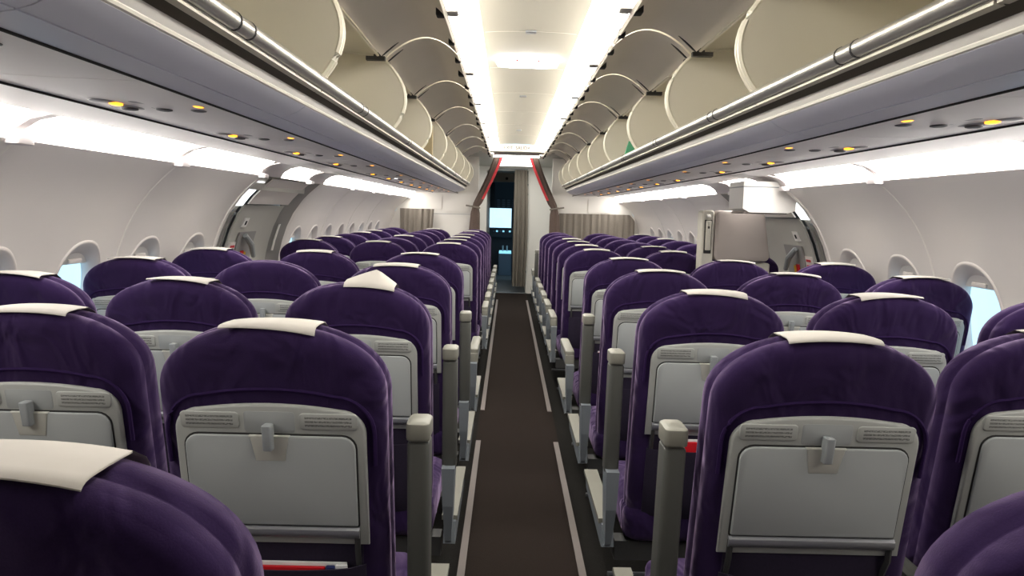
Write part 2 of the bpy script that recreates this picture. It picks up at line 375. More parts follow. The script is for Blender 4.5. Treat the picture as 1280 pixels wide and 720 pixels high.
# overhead bins --------------------------------------------------------
DIV = {-1: [-1.3, -0.2, 1.0, 2.13, 3.40, 4.50, 5.60, 6.70, 7.80, 8.90, 9.80], 1: [-1.0, 0.05, 1.12, 2.18, 3.15, 4.15, 5.18, 6.20, 7.20, 8.20, 9.15, 9.85]}
HINGE = (0.645, 2.0); RAILP = (0.592, 1.69)
front_curve = bez2((0.594, 1.703), (0.475, 1.845), (0.645, 1.995), 14)
ORD = ['first', 'second', 'third', 'fourth', 'fifth', 'sixth', 'seventh', 'eighth', 'ninth', 'tenth', 'eleventh', 'twelfth']
for sx, side, port in SIDES:
    dv = DIV[sx]
    for bi, (a, b) in enumerate(zip(dv, dv[1:])):
        nb = len(dv) - 1
        root = empty('overhead_bin', (sx * 0.85, (a + b) / 2, 1.66)); ox, oy, oz = root.location
        nth = ORD[nb - 1 - bi]
        tag(root, '%s open overhead bin back from the front bulkhead on the %s side' % (nth, port), 'luggage bin', 'overhead bins')
        def put(m, name, mt, parent=None, **k):
            m.v = [(x - ox, y - oy, z - oz) for x, y, z in m.v]
            return m.obj(name, mt, parent or root, **k)
        m = MB(); m.sheet([(0.60, 1.668), (0.80, 1.660), (1.10, 1.665), (1.22, 1.70), (1.26, 1.80), (1.20, 1.92), (1.02, 1.99), (0.80, 2.02), (0.655, 2.01)], a + 0.004, b - 0.004, sx, th=-0.008)
        put(m, 'shell', 'bin_cream')
        for yy, d in ((a + 0.006, 1), (b - 0.006, -1)):
            pl = front_curve + [(0.80, 2.01), (1.02, 1.98), (1.20, 1.92), (1.255, 1.80), (1.21, 1.70), (0.80, 1.67)]
            m = MB(); m.poly([(sx * x, z) for x, z in pl], 'y', yy, yy + d * 0.012); e = put(m, 'end_wall', 'bin_cream', smooth=False)
            m = MB(); m.tube([(sx * (x - 0.001), yy + d * 0.006, z) for x, z in front_curve], 0.0085, 6); put(m, 'edge_trim', 'trim_and_light_leak', e)
        # aluminium rail with joint rings
        m = MB(); m.tube([(sx * 0.597, a, 1.686), (sx * 0.597, b, 1.686)], 0.0175, 14); r = put(m, 'rail', 'rail')
        for q in (0.40, 0.47):
            yy = lerp(a, b, q); m = MB(); m.tube([(sx * 0.597, yy - 0.003, 1.686), (sx * 0.597, yy + 0.003, 1.686)], 0.0188, 14); put(m, 'rail_joint', 'dark_metal', r)
        m = MB(); m.sheet([(0.600, 1.670), (0.605, 1.667), (0.608, 1.667)], a, b, sx, th=-0.004); put(m, 'rail_flange', 'bin_lip')
        m = MB(); m.sheet([(0.607, 1.669), (0.612, 1.668), (0.637, 1.650)], a, b, sx, th=-0.004); put(m, 'shadow_groove', 'groove')
        m = MB(); m.sheet([(0.636, 1.648), (0.637, 1.642), (0.641, 1.632)], a, b, sx, th=-0.004); put(m, 'fascia', 'bin_lip')
        m = MB(); m.tube([(sx * 0.643, a, 1.628), (sx * 0.643, b, 1.628)], 0.0065, 8); put(m, 'lip_bead', 'lip_white')
        m = MB(); m.sheet([(0.645, 1.624), (0.665, 1.610), (0.69, 1.598), (0.708, 1.5925)], a + 0.002, b - 0.002, sx, th=-0.004); put(m, 'underside_panel', 'underside')
        m = MB(); m.sheet([(0.711, 1.5915), (0.74, 1.587), (0.776, 1.585)], a + 0.002, b - 0.002, sx, th=-0.004); put(m, 'underside_panel', 'underside')
        m = MB(); m.sheet([(0.70, 1.598), (0.72, 1.594)], a, b, sx); put(m, 'joint_backing', 'seam_dark')
        m = MB(); m.tube([(sx * 0.650, a + 0.02, 1.992), (sx * 0.650, b - 0.02, 1.992)], 0.006, 6); put(m, 'hinge_light_leak', 'trim_and_light_leak')  # pale tube standing in for light leaking between door and bin top
        # door swung up against the ceiling cove
        dp = bez2(HINGE, (0.46, 2.185), (0.312, 2.03), 16)
        m = MB(); m.sheet(dp, a + 0.012, b - 0.012, sx, th=0.014); dr = put(m, 'door', 'bin_door')
        for yy, d in ((a + 0.07, 1), (b - 0.07, -1)):
            m = MB(); m.tube([(sx * 0.665, yy, 1.985), (sx * 0.63, yy, 2.005), (sx * 0.555, yy, 2.066)], [0.012, 0.012, 0.008], 6)
            m.box(min(sx * 0.62, sx * 0.70), max(sx * 0.62, sx * 0.70), yy - 0.014, yy + 0.014, 1.972, 1.988); put(m, 'hinge_arm', 'dark_metal', dr)
        mid = (a + b) / 2
        m = MB(); m.rbox(min(sx * 0.322, sx * 0.352), max(sx * 0.322, sx * 0.352), mid - 0.028, mid + 0.028, 2.022, 2.052, 0.006); put(m, 'latch', 'black', dr)
        m = MB(); m.rbox(min(sx * 0.275, sx * 0.315), max(sx * 0.275, sx * 0.315), mid - 0.035, mid + 0.035, 2.03, 2.048, 0.008); put(m, 'latch_handle', 'bin_lip', dr)
        for yy in (lerp(a, b, 0.16), lerp(a, b, 0.84)):
            m = MB(); m.rbox(min(sx * 0.318, sx * 0.342), max(sx * 0.318, sx * 0.342), yy - 0.022, yy + 0.022, 2.018, 2.05, 0.005); put(m, 'catch', 'black', dr)

# luggage-bin contents that show
o = MB().rbox(-0.10, 0.10, -0.02, 0.02, 0, 0.26, 0.008).obj('cardboard_box', 'cardboard'); o.location = (-0.72, 5.40, 1.67)
tag(o, 'upright tan cardboard piece standing in an open port overhead bin', 'box')
o = MB().loft([[(-0.05, -0.02, 0), (0.05, -0.02, 0), (0.05, 0.02, 0), (-0.05, 0.02, 0)], [(-0.01, -0.01, 0.14), (0.015, -0.01, 0.14), (0.015, 0.01, 0.14), (-0.01, 0.01, 0.14)]], True, True, True).obj('green_cloth_bag', 'green'); o.location = (0.68, 4.95, 1.674)
tag(o, 'small green cloth bag left in an open starboard overhead bin', 'bag')

# passenger service units and sidewall lights ----------------------------
PSU = {-1: [1.10, 1.88, 2.66, 3.44, 4.22, 5.35, 6.05, 6.75, 7.45, 8.15, 8.85, 9.5], 1: [1.03, 1.80, 2.55, 3.30, 4.05, 5.10, 5.80, 6.50, 7.20, 7.90, 8.60, 9.3]}
for sx, side, port in SIDES:
    trim = MB(); trim.sheet([(1.130, 1.594), (1.20, 1.597), (1.33, 1.588)], Y_BACK, DOOR0 + 0.1, sx, th=-0.006); trim.sheet([(1.130, 1.594), (1.20, 1.597), (1.33, 1.588)], DOOR0 + 0.11, Y_BULK, sx, th=-0.006)
    t = tag(trim.obj('trim_%d' % (1 if sx < 0 else 2), 'psu'), kind='structure')
    m = MB(); m.sheet([(1.108, 1.602), (1.135, 1.602)], Y_BACK, Y_BULK, sx); m.obj('gap_backing', 'seam_dark', t)
    m = MB(); m.sheet([(0.774, 1.592), (0.792, 1.592)], Y_BACK, Y_BULK, sx); m.obj('gap_backing', 'seam_dark', t)
    for gx, gz, gr in ((0.7805, 1.5805, 0.0032), (1.125, 1.588, 0.0048)):
        m = MB(); m.tube([(sx * gx, Y_BACK, gz), (sx * gx, Y_BULK, gz)], gr, 6); m.obj('edge_gasket', 'seam_dark', t)
    ps = PSU[sx]; bounds = [Y_BACK] + [ps[0] - 0.39] + [(p + q) / 2 for p, q in zip(ps, ps[1:])] + [Y_BULK]
    m = MB(); m.sheet([(0.785, 1.585), (0.95, 1.588), (1.12, 1.594)], bounds[0], bounds[1] - 0.003, sx, th=-0.006); m.obj('blank_panel', 'psu', t)
    for i, py in enumerate(ps):
        a, b = bounds[i + 1] + 0.002, bounds[i + 2] - 0.002
        aft = i < 5
        nm = ('%s row aft' % ORD[4 - i]) if aft else ('%s row forward' % ORD[i - 5])
        root = tag(empty('service_panel', (sx * 0.95, py, 1.588)), 'overhead service panel with amber lamps, %s side, %s of exit doors' % (port, nm), 'service panel', 'passenger service panels')
        def put(m, name, mt, parent=None, **k):
            m.v = [(x - sx * 0.95, y - py, z - 1.588) for x, y, z in m.v]; return m.obj(name, mt, parent or root, **k)
        m = MB(); m.sheet([(0.785, 1.585), (0.95, 1.588), (1.12, 1.594)], a, b, sx, th=-0.006); put(m, 'panel', 'psu')
        def disc(x, y, rx, ry, z0, z1, n=20):
            m = MB(); rg = lambda k, z: [(x + rx * k * math.cos(2 * math.pi * j / n), y + ry * k * math.sin(2 * math.pi * j / n), z) for j in range(n)]
            return m.loft([rg(1, z0), rg(0.95, z1), rg(0.6, z1 - 0.002)], True, True, True)
        for k in range(3):
            xx = sx * (0.86 + 0.085 * k)
            bz = put(disc(xx, py + 0.06, 0.038, 0.062, 1.594, 1.5845), 'nozzle_bezel', 'psu_dark')
            put(disc(xx, py + 0.07, 0.019, 0.024, 1.59, 1.579), 'air_nozzle', 'nozzle', bz)
            lit = (sx < 0 and i == 6 and k == 1)
            put(disc(xx + sx * 0.01, py - 0.045, 0.028, 0.036, 1.594, 1.584), 'reading_light', 'reading_on' if lit else 'psu_dark')
        for xx in (0.828, 1.025): put(disc(sx * xx, py - 0.01, 0.0135, 0.024, 1.594, 1.5805), 'amber_lamp', 'amber')
    # sidewall light diffusers
    segs = [Y_BACK, -1.02, 0.04, 1.10, 2.16, 3.22, DOOR0]
    segs2 = [DOOR1 + 0.06, 6.735, 7.78, 8.825, Y_BULK - 0.02]
    lst = list(zip(segs, segs[1:])) + [(DOOR0 + 0.38, DOOR1 - 0.38)] + list(zip(segs2, segs2[1:]))
    for i, (a, b) in enumerate(lst):
        if b < 1.0: continue
        m = MB(); n = 6; rings = []
        lp = [(1.452, 1.520), (1.435, 1.548), (1.395, 1.572), (1.335, 1.586)]
        L = b - a
        for j in range(9):
            q = j / 8; row = []
            for h, (x, z) in enumerate(lp):
                ins = 0.015 + 0.10 * (h / 3) ** 2
                row.append((sx * x, lerp(a + ins, b - ins, q), z))
            rings.append(row)
        m.loft(rings, False)
        o = m.obj('wall_light', 'wall_lamp')
        tag(o, 'curved white light diffuser over the %s sidewall, %s from the front bulkhead' % (port, ORD[len(lst) - 1 - i]), 'light', '%s sidewall lights' % port)
        m = MB(); m.sheet([(1.458, 1.516), (1.46, 1.55), (1.42, 1.585), (1.33, 1.600)], a, b, sx); m.obj('light_housing', 'psu', t)
        m = MB(); m.sheet([(1.452, 1.517), (1.435, 1.546), (1.395, 1.570), (1.332, 1.584)], b - 0.022, b + 0.022, sx, th=-0.005); m.obj('light_divider', 'psu', t)
        m = MB(); m.rbox(min(sx * 1.42, sx * 1.46), max(sx * 1.42, sx * 1.46), b - 0.04, b + 0.04, 1.500, 1.524, 0.008); m.obj('light_end_clip', 'psu', t)
    for a, b in ((DOOR0, DOOR0 + 0.38), (DOOR1 - 0.38, DOOR1 + 0.06)):
        m = MB(); m.sheet([(1.455, 1.516), (1.435, 1.548), (1.395, 1.572), (1.333, 1.586)], a, b, sx, th=-0.006); m.obj('door_cove_panel', 'psu', t)

# exit doors -------------------------------------------------------------
for di, (sx, side, port) in enumerate(SIDES):
    root = tag(empty('door_%d' % (di + 1), (sx * 1.7, (DOOR0 + DOOR1) / 2, 0)), kind='structure')
    ox, oy = root.location.x, root.location.y
    def put(m, name, mt, parent=None, **k):
        m.v = [(x - ox, y - oy, z) for x, y, z in m.v]; return m.obj(name, mt, parent or root, **k)
    zz = [0.0 + 0.1 * i for i in range(15)] + [1.45, 1.515]
    def band(y0, y1, d0, d1, z0=0.0, z1=1.515, th=0.01):
        zs = [z for z in zz if z0 < z < z1]; zs = [z0] + zs + [z1]
        m = MB(); m.loft([[(sx * (wx(z) + d), y, z) for y, d in ((y0, d0), (y1, d1), (y1, d1 + th), (y0, d0 + th))] for z in zs], True, True, True)
        return m
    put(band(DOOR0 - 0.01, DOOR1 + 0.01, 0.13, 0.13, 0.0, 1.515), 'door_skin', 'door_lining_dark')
    # jambs turning outwards, then the door leaf
    put(band(DOOR0, DOOR0 + 0.05, -0.008, -0.002), 'jamb', 'wall'); put(band(DOOR0 + 0.05, DOOR0 + 0.10, 0.0, 0.09), 'jamb', 'reveal')
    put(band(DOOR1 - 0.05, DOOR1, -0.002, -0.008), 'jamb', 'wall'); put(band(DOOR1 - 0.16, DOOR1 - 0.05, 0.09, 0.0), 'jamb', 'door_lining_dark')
    put(band(DOOR0 + 0.10, DOOR0 + 0.37, 0.08, 0.085), 'hinge_cover', 'door_lining')
    put(band(DOOR0 + 0.12, DOOR0 + 0.34, 0.055, 0.055, 1.345, 1.49), 'emergency_lamp', 'emergency_lamp')
    put(band(DOOR0 + 0.38, DOOR1 - 0.17, 0.06, 0.06, 0.0, 1.35), 'door_leaf', 'door_lining')
    put(band(DOOR0 + 0.38, DOOR1 - 0.17, 0.04, 0.04, 1.357, 1.51), 'door_header', 'reveal')
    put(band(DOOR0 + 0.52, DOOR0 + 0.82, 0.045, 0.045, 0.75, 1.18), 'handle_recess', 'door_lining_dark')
    for q, z0, z1 in ((0.14, 0.80, 1.30), (0.22, 1.10, 1.31), (0.30, 1.06, 1.29)):
        put(band(DOOR0 + q, DOOR0 + q + 0.022, 0.06, 0.064, z0, z1), 'slot_trim', 'door_lining_dark')
        put(band(DOOR0 + q - 0.004, DOOR0 + q + 0.03, 0.05, 0.054, z0 - 0.02, z0), 'slot_clip', 'white_plastic'); put(band(DOOR0 + q - 0.004, DOOR0 + q + 0.03, 0.05, 0.054, z1, z1 + 0.015), 'slot_clip', 'latch_grey')
    put(band(DOOR0 + 0.52, DOOR0 + 0.60, 0.05, 0.05, 1.21, 1.27), 'indicator_plate', 'white_plastic')
    put(band(DOOR0 + 0.55, DOOR0 + 0.57, 0.046, 0.046, 1.225, 1.25), 'indicator_window', 'black')
    put(band(DOOR0 + 0.41, DOOR0 + 0.51, 0.05, 0.05, 1.03, 1.12), 'instruction_plate', 'reveal')
    put(band(DOOR0 + 0.425, DOOR0 + 0.495, 0.047, 0.047, 1.05, 1.065), 'instruction_stripe', 'red_lining')
    put(band(DOOR0 + 0.425, DOOR0 + 0.495, 0.047, 0.047, 1.085, 1.10), 'instruction_stripe', 'red_lining')
    h = MB(); p = [(sx * (wx(1.16) + 0.03), DOOR0 + 0.58, 1.16), (sx * (wx(1.10) + 0.0), DOOR0 + 0.66, 1.10), (sx * (wx(1.02) - 0.005), DOOR0 + 0.74, 1.02)]
    h.tube(p, [0.016, 0.02, 0.015], 8); put(h, 'door_handle', 'latch_grey')
    put(band(DOOR0 + 0.60, DOOR0 + 0.64, 0.03, 0.03, 1.0, 1.06), 'slide_tab', 'red'); put(band(DOOR0 + 0.64, DOOR0 + 0.68, 0.03, 0.03, 0.99, 1.05), 'slide_tab', 'yellow')
    put(band(DOOR1 - 0.13, DOOR1 - 0.11, 0.03, 0.03, 1.03, 1.22), 'assist_strap', 'white_plastic')

# starboard stowage box over the door and the folded attendant seat
root = empty('stowage_box', (1.37, 4.50, 1.455)); tag(root, 'white stowage box hanging above the starboard exit door', 'box')
pf = [(-0.13, 0.10), (0.17, 0.10), (0.17, -0.06), (0.13, -0.075), (-0.09, -0.075), (-0.13, -0.055)]
m = MB(); m.poly([(x, z) for x, z in pf], 'y', -0.14, 0.14); m.obj('body', 'white_plastic', root, smooth=False)
m = MB(); m.rbox(-0.132, 0.172, -0.142, 0.142, 0.066, 0.072, 0.002); m.obj('lid_joint', 'latch_grey', root)
m = MB(); m.rbox(-0.12, 0.13, -0.12, 0.12, -0.082, -0.070, 0.004); m.obj('bottom_tray', 'jump_seat', root)
root = empty('attendant_seat', (1.33, 4.86, 0)); tag(root, 'folded taupe cabin attendant seat standing beside the starboard exit door', 'seat')
m = MB(); m.loft([ring_y(rrect(-0.12, 0.235, 1.075, 1.39, 0.035), y, i) for y, i in ((0.06, 0.012), (0.05, 0), (-0.03, 0), (-0.042, 0.005), (-0.048, 0.018))], True, True, True)
m.v = [(x - (max(0, z - 1.18) * 0.22 if x > 0 else 0), y, z) for x, y, z in m.v]; m.obj('headrest_pad', 'jump_seat', root)
m = MB(); m.loft([ring_y(rrect(-0.20, -0.125, 0.0, 1.39, 0.02), y, i) for y, i in ((0.08, 0.006), (0.07, 0), (-0.04, 0), (-0.046, 0.006))], True, True, True); fr = m.obj('side_frame', 'jump_frame', root)
m = MB(); m.rbox(-0.185, -0.14, -0.052, -0.044, 1.12, 1.33, 0.006); m.obj('handset_recess', 'seal', fr)
m = MB(); m.rbox(-0.180, -0.145, -0.064, -0.05, 1.14, 1.325, 0.008); m.obj('handset', 'jump_frame', fr)
m = MB(); m.rbox(-0.168, -0.158, -0.068, -0.06, 1.275, 1.29, 0.004); m.obj('handset_button', 'black', fr)
m = MB(); m.rbox(-0.176, -0.15, -0.056, -0.044, 1.345, 1.362, 0.004); m.obj('call_lamp', 'white_plastic', fr)
m = MB(); m.rbox(-0.12, 0.25, -0.02, 0.08, 0.02, 1.065, 0.02); m.obj('back_board', 'jump_frame', root)
m = MB(); m.rbox(-0.10, 0.24, -0.08, -0.02, 0.45, 0.90, 0.02); m.obj('folded_seat_pan', 'jump_seat', root)

# ceiling exit sign beside the doors, and the EXIT SALIDA header
root = empty('ceiling_exit_sign', (0, 4.25, 2.168)); tag(root, 'glowing lamp unit under the ceiling between the exit doors', 'sign')
m = MB(); m.loft([[(x * k, y * k, z) for x, y in ((-0.17, -0.06), (-0.10, -0.09), (0.10, -0.09), (0.17, -0.06), (0.17, 0.06), (0.10, 0.09), (-0.10, 0.09), (-0.17, 0.06))] for k, z in ((1, 0.0), (1, -0.012), (0.93, -0.03))], True, True, True); m.obj('diffuser', 'exit_lamp', root, smooth=False)
for s_ in (-1, 1):
    m = MB(); m.poly([(s_ * 0.066, -0.022), (s_ * 0.052, -0.014), (s_ * 0.052, -0.030)], 'y', -0.094, -0.080); m.obj('arrow', 'red', root, smooth=False)
root = empty('exit_header_sign', (0, 9.5, 2.11)); tag(root, 'pale lit header sign across the aisle reading EXIT SALIDA', 'sign')
m = MB(); m.rbox(-0.34, 0.34, -0.03, 0.03, -0.03, 0.055, 0.01); m.obj('sign_board', 'sign_face', root)
cu = bpy.data.curves.new('lettering', 'FONT'); cu.body = 'EXIT  SALIDA'; cu.size = 0.055; cu.align_x = 'CENTER'; cu.align_y = 'CENTER'; cu.extrude = 0.001
tmp = bpy.data.objects.new('tmp', cu); COL.objects.link(tmp)
dg = bpy.context.evaluated_depsgraph_get(); me = bpy.data.meshes.new_from_object(tmp.evaluated_get(dg)); bpy.data.objects.remove(tmp)
me.materials.clear(); me.materials.append(MATS['sign_ink'])
o = link('lettering', me, root); o.rotation_euler = (math.pi / 2, 0, 0); o.location = (0, -0.0325, 0.012)

# front of the cabin -----------------------------------------------------
m = MB(); m.sheet([(-1.3, 2.085), (1.3, 2.085)], 9.62, 13.1, th=0.02); m.obj('entry_ceiling', 'ceiling', cr, smooth=False)
o = MB().box(-0.30, 0.30, 10.2, 12.3, 2.070, 2.084).obj('entry_ceiling_light', 'entry_lamp', smooth=False); tag(o, 'broad white ceiling light over the entry beyond the bulkheads', 'light')
wf = tag(empty('wall_front', (0, Y_BULK, 0)), kind='structure')
for sx in (-1, 1):
    pts = [(sx * 0.50, 0.0)] + [(sx * wx(z), z) for z in (0.0, 0.2, 0.4, 0.6, 0.8, 1.0, 1.2, 1.3, 1.4, 1.5)] + [(sx * 1.38, 1.62), (sx * 1.30, 2.08), (sx * 0.50, 2.08)]
    m = MB(); m.poly(pts, 'y', 0.0, 0.05); m.obj('bulkhead_panel', 'bulkhead', wf, smooth=False)
    m = MB(); m.poly(rrect(min(sx * 0.62, sx * 0.98), max(sx * 0.62, sx * 0.98), 1.33, 1.58, 0.03), 'y', -0.012, 0.0); m.obj('access_panel', 'bulkhead', wf)
    m = MB(); m.box(min(sx * 0.5, sx * 1.55), max(sx * 0.5, sx * 1.55), -0.004, 0, 1.296, 1.302); m.obj('panel_joint', 'latch_grey', wf, smooth=False)
    m = MB(); m.poly(rrect(min(sx * 1.0, sx * 1.32), max(sx * 1.0, sx * 1.32), 1.36, 1.55, 0.02), 'y', -0.012, 0.0); m.obj('access_panel', 'bulkhead', wf)
# second wall: galley / lavatory fronts with the passage to the flight deck
wg = tag(empty('wall_galley', (0, 12.72, 0)), kind='structure')
for x0, x1, n in ((-1.6, -0.45, 'panel'), (0.225, 1.6, 'panel')):
    m = MB(); m.box(x0, x1, 0, 0.06, 0.0, 2.085); m.obj('lavatory_panel', 'bulkhead', wg, smooth=False)
m = MB(); m.box(-0.45, 0.225, 0, 0.06, 2.02, 2.085); m.obj('header', 'bulkhead', wg, smooth=False)
m = MB(); m.rbox(-0.28, 0.06, -0.02, 0.0, 2.028, 2.052, 0.004); m.obj('curtain_rail', 'latch_grey', wg)
for z in (0.35, 0.85, 1.62, 1.78):
    m = MB(); m.rbox(0.216, 0.232, -0.012, 0.0, z, z + 0.03, 0.003); m.obj('hook', 'latch_grey', wg)
for x0, x1 in ((-0.51, -0.45), (0.225, 0.285)):
    m = MB(); m.box(x0, x1, 12.78, 15.0, 0.0, 2.085); tag(m.obj('wall_passage_%s' % ('left' if x0 < 0 else 'right'), 'bulkhead', smooth=False), kind='structure')
m = MB(); m.box(-0.51, 0.285, 12.78, 15.0, 2.085, 2.10); m.obj('passage_ceiling', 'ceiling', cr, smooth=False)
for x0, x1, sd in ((-1.62, -1.56, 'left'), (1.56, 1.62, 'right')):
    m = MB(); m.box(x0, x1, Y_BULK + 0.05, 12.78, 0.0, 2.085); tag(m.obj('wall_entry_%s' % sd, 'bulkhead', smooth=False), kind='structure')
wc = tag(empty('wall_cockpit', (0, 15.0, 0)), kind='structure')
m = MB()
arch = [(-0.51, 2.09), (-0.51, 0.0), (-0.47, 0.0), (-0.47, 1.80)] + [(-0.47 + 0.10 * (1 - math.cos(t)), 1.80 + 0.12 * math.sin(t)) for t in (0.4, 0.8, 1.2, 1.57)] + [(0.285, 1.92), (0.285, 2.09)]
m.poly(arch, 'y', 0, 0.05); m.obj('door_surround', 'door_lining', wc, smooth=False)
m = MB(); m.rbox(-0.16, -0.11, -0.012, 0.0, 1.96, 2.01, 0.01); m.obj('door_camera', 'black', wc)
m = MB(); m.box(0.0, 0.285, 0, 0.05, 0, 1.92); m.obj('open_door_edge', 'cockpit_grey', wc, smooth=False)
# flight deck seen through the open door
for x0, x1, y0, y1, z0, z1, nm, mt in ((-0.95, -0.93, -1.85, 0.5, 0, 2.1, 'side_lining', 'cockpit_dark'), (0.93, 0.95, -1.85, 0.5, 0, 2.1, 'side_lining', 'cockpit_dark'), (-0.95, 0.95, -1.85, 0.5, 2.0, 2.1, 'roof_lining', 'cockpit_dark'), (-0.95, 0.95, 0.3, 0.4, 1.42, 2.0, 'windscreen_header', 'cockpit_dark'), (-0.95, 0.95, 0.3, 0.4, 0.0, 0.97, 'forward_lining', 'cockpit_dark'), (-0.02, 0.03, 0.28, 0.38, 0.97, 1.42, 'windscreen_post', 'cockpit_dark'), (-0.95, -0.72, 0.28, 0.38, 0.97, 1.42, 'windscreen_post', 'cockpit_dark')):
    m = MB(); m.box(x0, x1, y0, y1, z0, z1); o = m.obj('wall_' + nm, mt, smooth=False); o.location.y = 16.9; tag(o, kind='structure')
m = MB(); m.box(-0.93, 0.93, 0.33, 0.34, 0.97, 1.42); o = m.obj('window_windscreen', 'glass', smooth=False); o.location.y = 16.9; tag(o, kind='structure')
root = empty('instrument_panel', (0, 16.9, 0)); tag(root, 'dark flight deck instrument panel under the bright windscreen', 'control panel')
m = MB(); m.rbox(-0.9, 0.9, 0.0, 0.28, 0.78, 0.99, 0.03); m.obj('glareshield', 'cockpit_dark', root)
for i in range(6):
    m = MB(); m.rbox(-0.42 + i * 0.07, -0.38 + i * 0.07, -0.012, 0.0, 0.90, 0.935, 0.004); m.obj('display', 'screen' if i % 2 else 'cockpit_grey', root)
root = empty('centre_pedestal', (-0.14, 16.2, 0)); tag(root, 'low blue lit centre pedestal between the pilots’ seats'.replace('’', ''), 'control panel')
m = MB(); m.rbox(-0.14, 0.14, 0, 0.7, 0.0, 0.46, 0.02); m.obj('body', 'cockpit_grey', root)
m = MB(); m.rbox(-0.13, 0.13, 0.1, 0.68, 0.46, 0.50, 0.01); m.obj('control_deck', 'screen', root)
for dx in (-0.05, 0.04):
    m = MB(); m.tube([(dx, 0.35, 0.49), (dx, 0.32, 0.62)], [0.012, 0.018], 8); m.obj('thrust_lever', 'latch_grey', root)
root = empty('switch_panel', (-0.14, 16.6, 0)); tag(root, 'dim overhead switch panel in the flight deck roof', 'control panel')
m = MB(); m.poly([(0.0, 1.98), (0.3, 1.60), (0.32, 1.42), (0.36, 1.42), (0.36, 2.0)], 'x', -0.25, 0.25); m.obj('body', 'cockpit_dark', root, smooth=False)
for i in range(4):
    for j in range(4):
        m = MB(); m.rbox(-0.2 + 0.11 * i, -0.14 + 0.11 * i, 0.27, 0.30, 1.45 + 0.045 * j, 1.475 + 0.045 * j, 0.004); m.obj('switch_row', 'cockpit_grey', root)

# curtains -----------------------------------------------------------------
def pleats(x0, x1, z0, z1, n, amp, fn=None, nz=10, skew=0.0):
    m = MB(); rings = []; K = n * 6
    for i in range(nz + 1):
        q = i / nz; z = lerp(z1, z0, q); rg = []
        for k in range(K + 1):
            t = k / K; x = lerp(x0, x1, t)
            y = amp * (0.35 + 0.65 * q) * (math.sin(2 * math.pi * n * t) + 0.35 * math.sin(2 * math.pi * n * t * 1.7 + 1 + q))
            if fn: x, y, z2 = fn(x, y, z, t, q)
            else: z2 = z
            rg.append((x + skew * q * math.sin(9 * t), y, z2))
        rings.append(rg)
    back = [[(x, y + 0.006, z) for x, y, z in r] for r in rings]
    m.loft([r + b[::-1] for r, b in zip(rings, back)], True, True, True)
    return m
o = pleats(0.60, 1.63, 0.55, 1.345, 13, 0.018, lambda x, y, z, t, q: (x, y, min(z, z - max(0, t - 0.93) * 1.2 * (1 - q)))).obj('bulkhead_curtain', 'curtain'); o.location = (0, 10.45, 0)
tag(o, 'long grey brown pleated curtain along the starboard front bulkhead', 'curtain')
o = pleats(-1.55, -1.15, 0.55, 1.36, 6, 0.03, lambda x, y, z, t, q: (x + 0.06 * (1 - q) * t, y, z)).obj('bulkhead_curtain', 'curtain'); o.location = (0, 10.42, 0)
tag(o, 'short bunched grey curtain at the port sidewall by the front bulkhead', 'curtain')
for sx, side, port in SIDES:
    root = empty('aisle_curtain', (0, 10.38, 0)); tag(root, 'brown aisle curtain with red edge tied back on the %s side' % port, 'curtain')
    top = 0.24; tie = 0.53; 
    def path(q):
        # q 0 at the ceiling, 1 at the tie, 2 at the hem
        if q <= 1: return lerp(top, tie, q ** 1.15), lerp(2.07, 1.40, q), lerp(0.055, 0.05, q)
        return lerp(tie, tie + 0.03, q - 1), lerp(1.40, 0.45, q - 1), lerp(0.05, 0.10, q - 1)
    m = MB(); rings = []
    for i in range(25):
        q = i / 12; x, z, w = path(q); rg = []
        if abs(q - 1) < 0.05: w *= 0.75
        for k in range(24):
            a = 2 * math.pi * k / 24; rr = 1 + 0.16 * math.sin(6 * a + i * 0.15)
            rg.append((sx * (x + w * rr * math.cos(a)), 0.05 * rr * math.sin(a), z))
        rings.append(rg)
    m.loft(rings, True, True, True); m.obj('gathered_fabric', 'curtain_brown', root)
    m = MB(); m.loft([[(sx * (path(q)[0] - path(q)[2] * 1.12), -0.036, path(q)[1]), (sx * (path(q)[0] - path(q)[2] * 0.5), -0.058, path(q)[1]), (sx * (path(q)[0] - path(q)[2] * 0.5), -0.05, path(q)[1]), (sx * (path(q)[0] - path(q)[2] * 1.12), -0.02, path(q)[1])] for q in [0.07 * k for k in range(13)]], True, True, True)
    m.obj('red_edge', 'red_lining', root)
    m = MB(); m.tube([(sx * (tie + 0.052 * math.cos(t)), 0.056 * math.sin(t), 1.40 + 0.01 * math.cos(t)) for t in [2 * math.pi * k / 14 for k in range(15)]], 0.014, 6); m.tube([(sx * (tie + 0.04), 0.0, 1.405), (sx * (tie + 0.13), 0.04, 1.42)], 0.012, 6); m.obj('tie_band', 'curtain', root)
root = empty('galley_curtain', (0.0, 12.66, 0)); tag(root, 'tall grey brown curtain drawn aside in the flight deck passage', 'curtain')
pleats(0.0, 0.205, 0.12, 2.03, 5, 0.022, lambda x, y, z, t, q: (x + 0.03 * math.sin(q * 3) * t, y, z)).obj('fabric', 'curtain', root)
m = MB(); m.tube([(0.0, 0, 2.04), (0.21, 0, 2.04)], 0.01, 6); m.obj('rod', 'latch_grey', root)

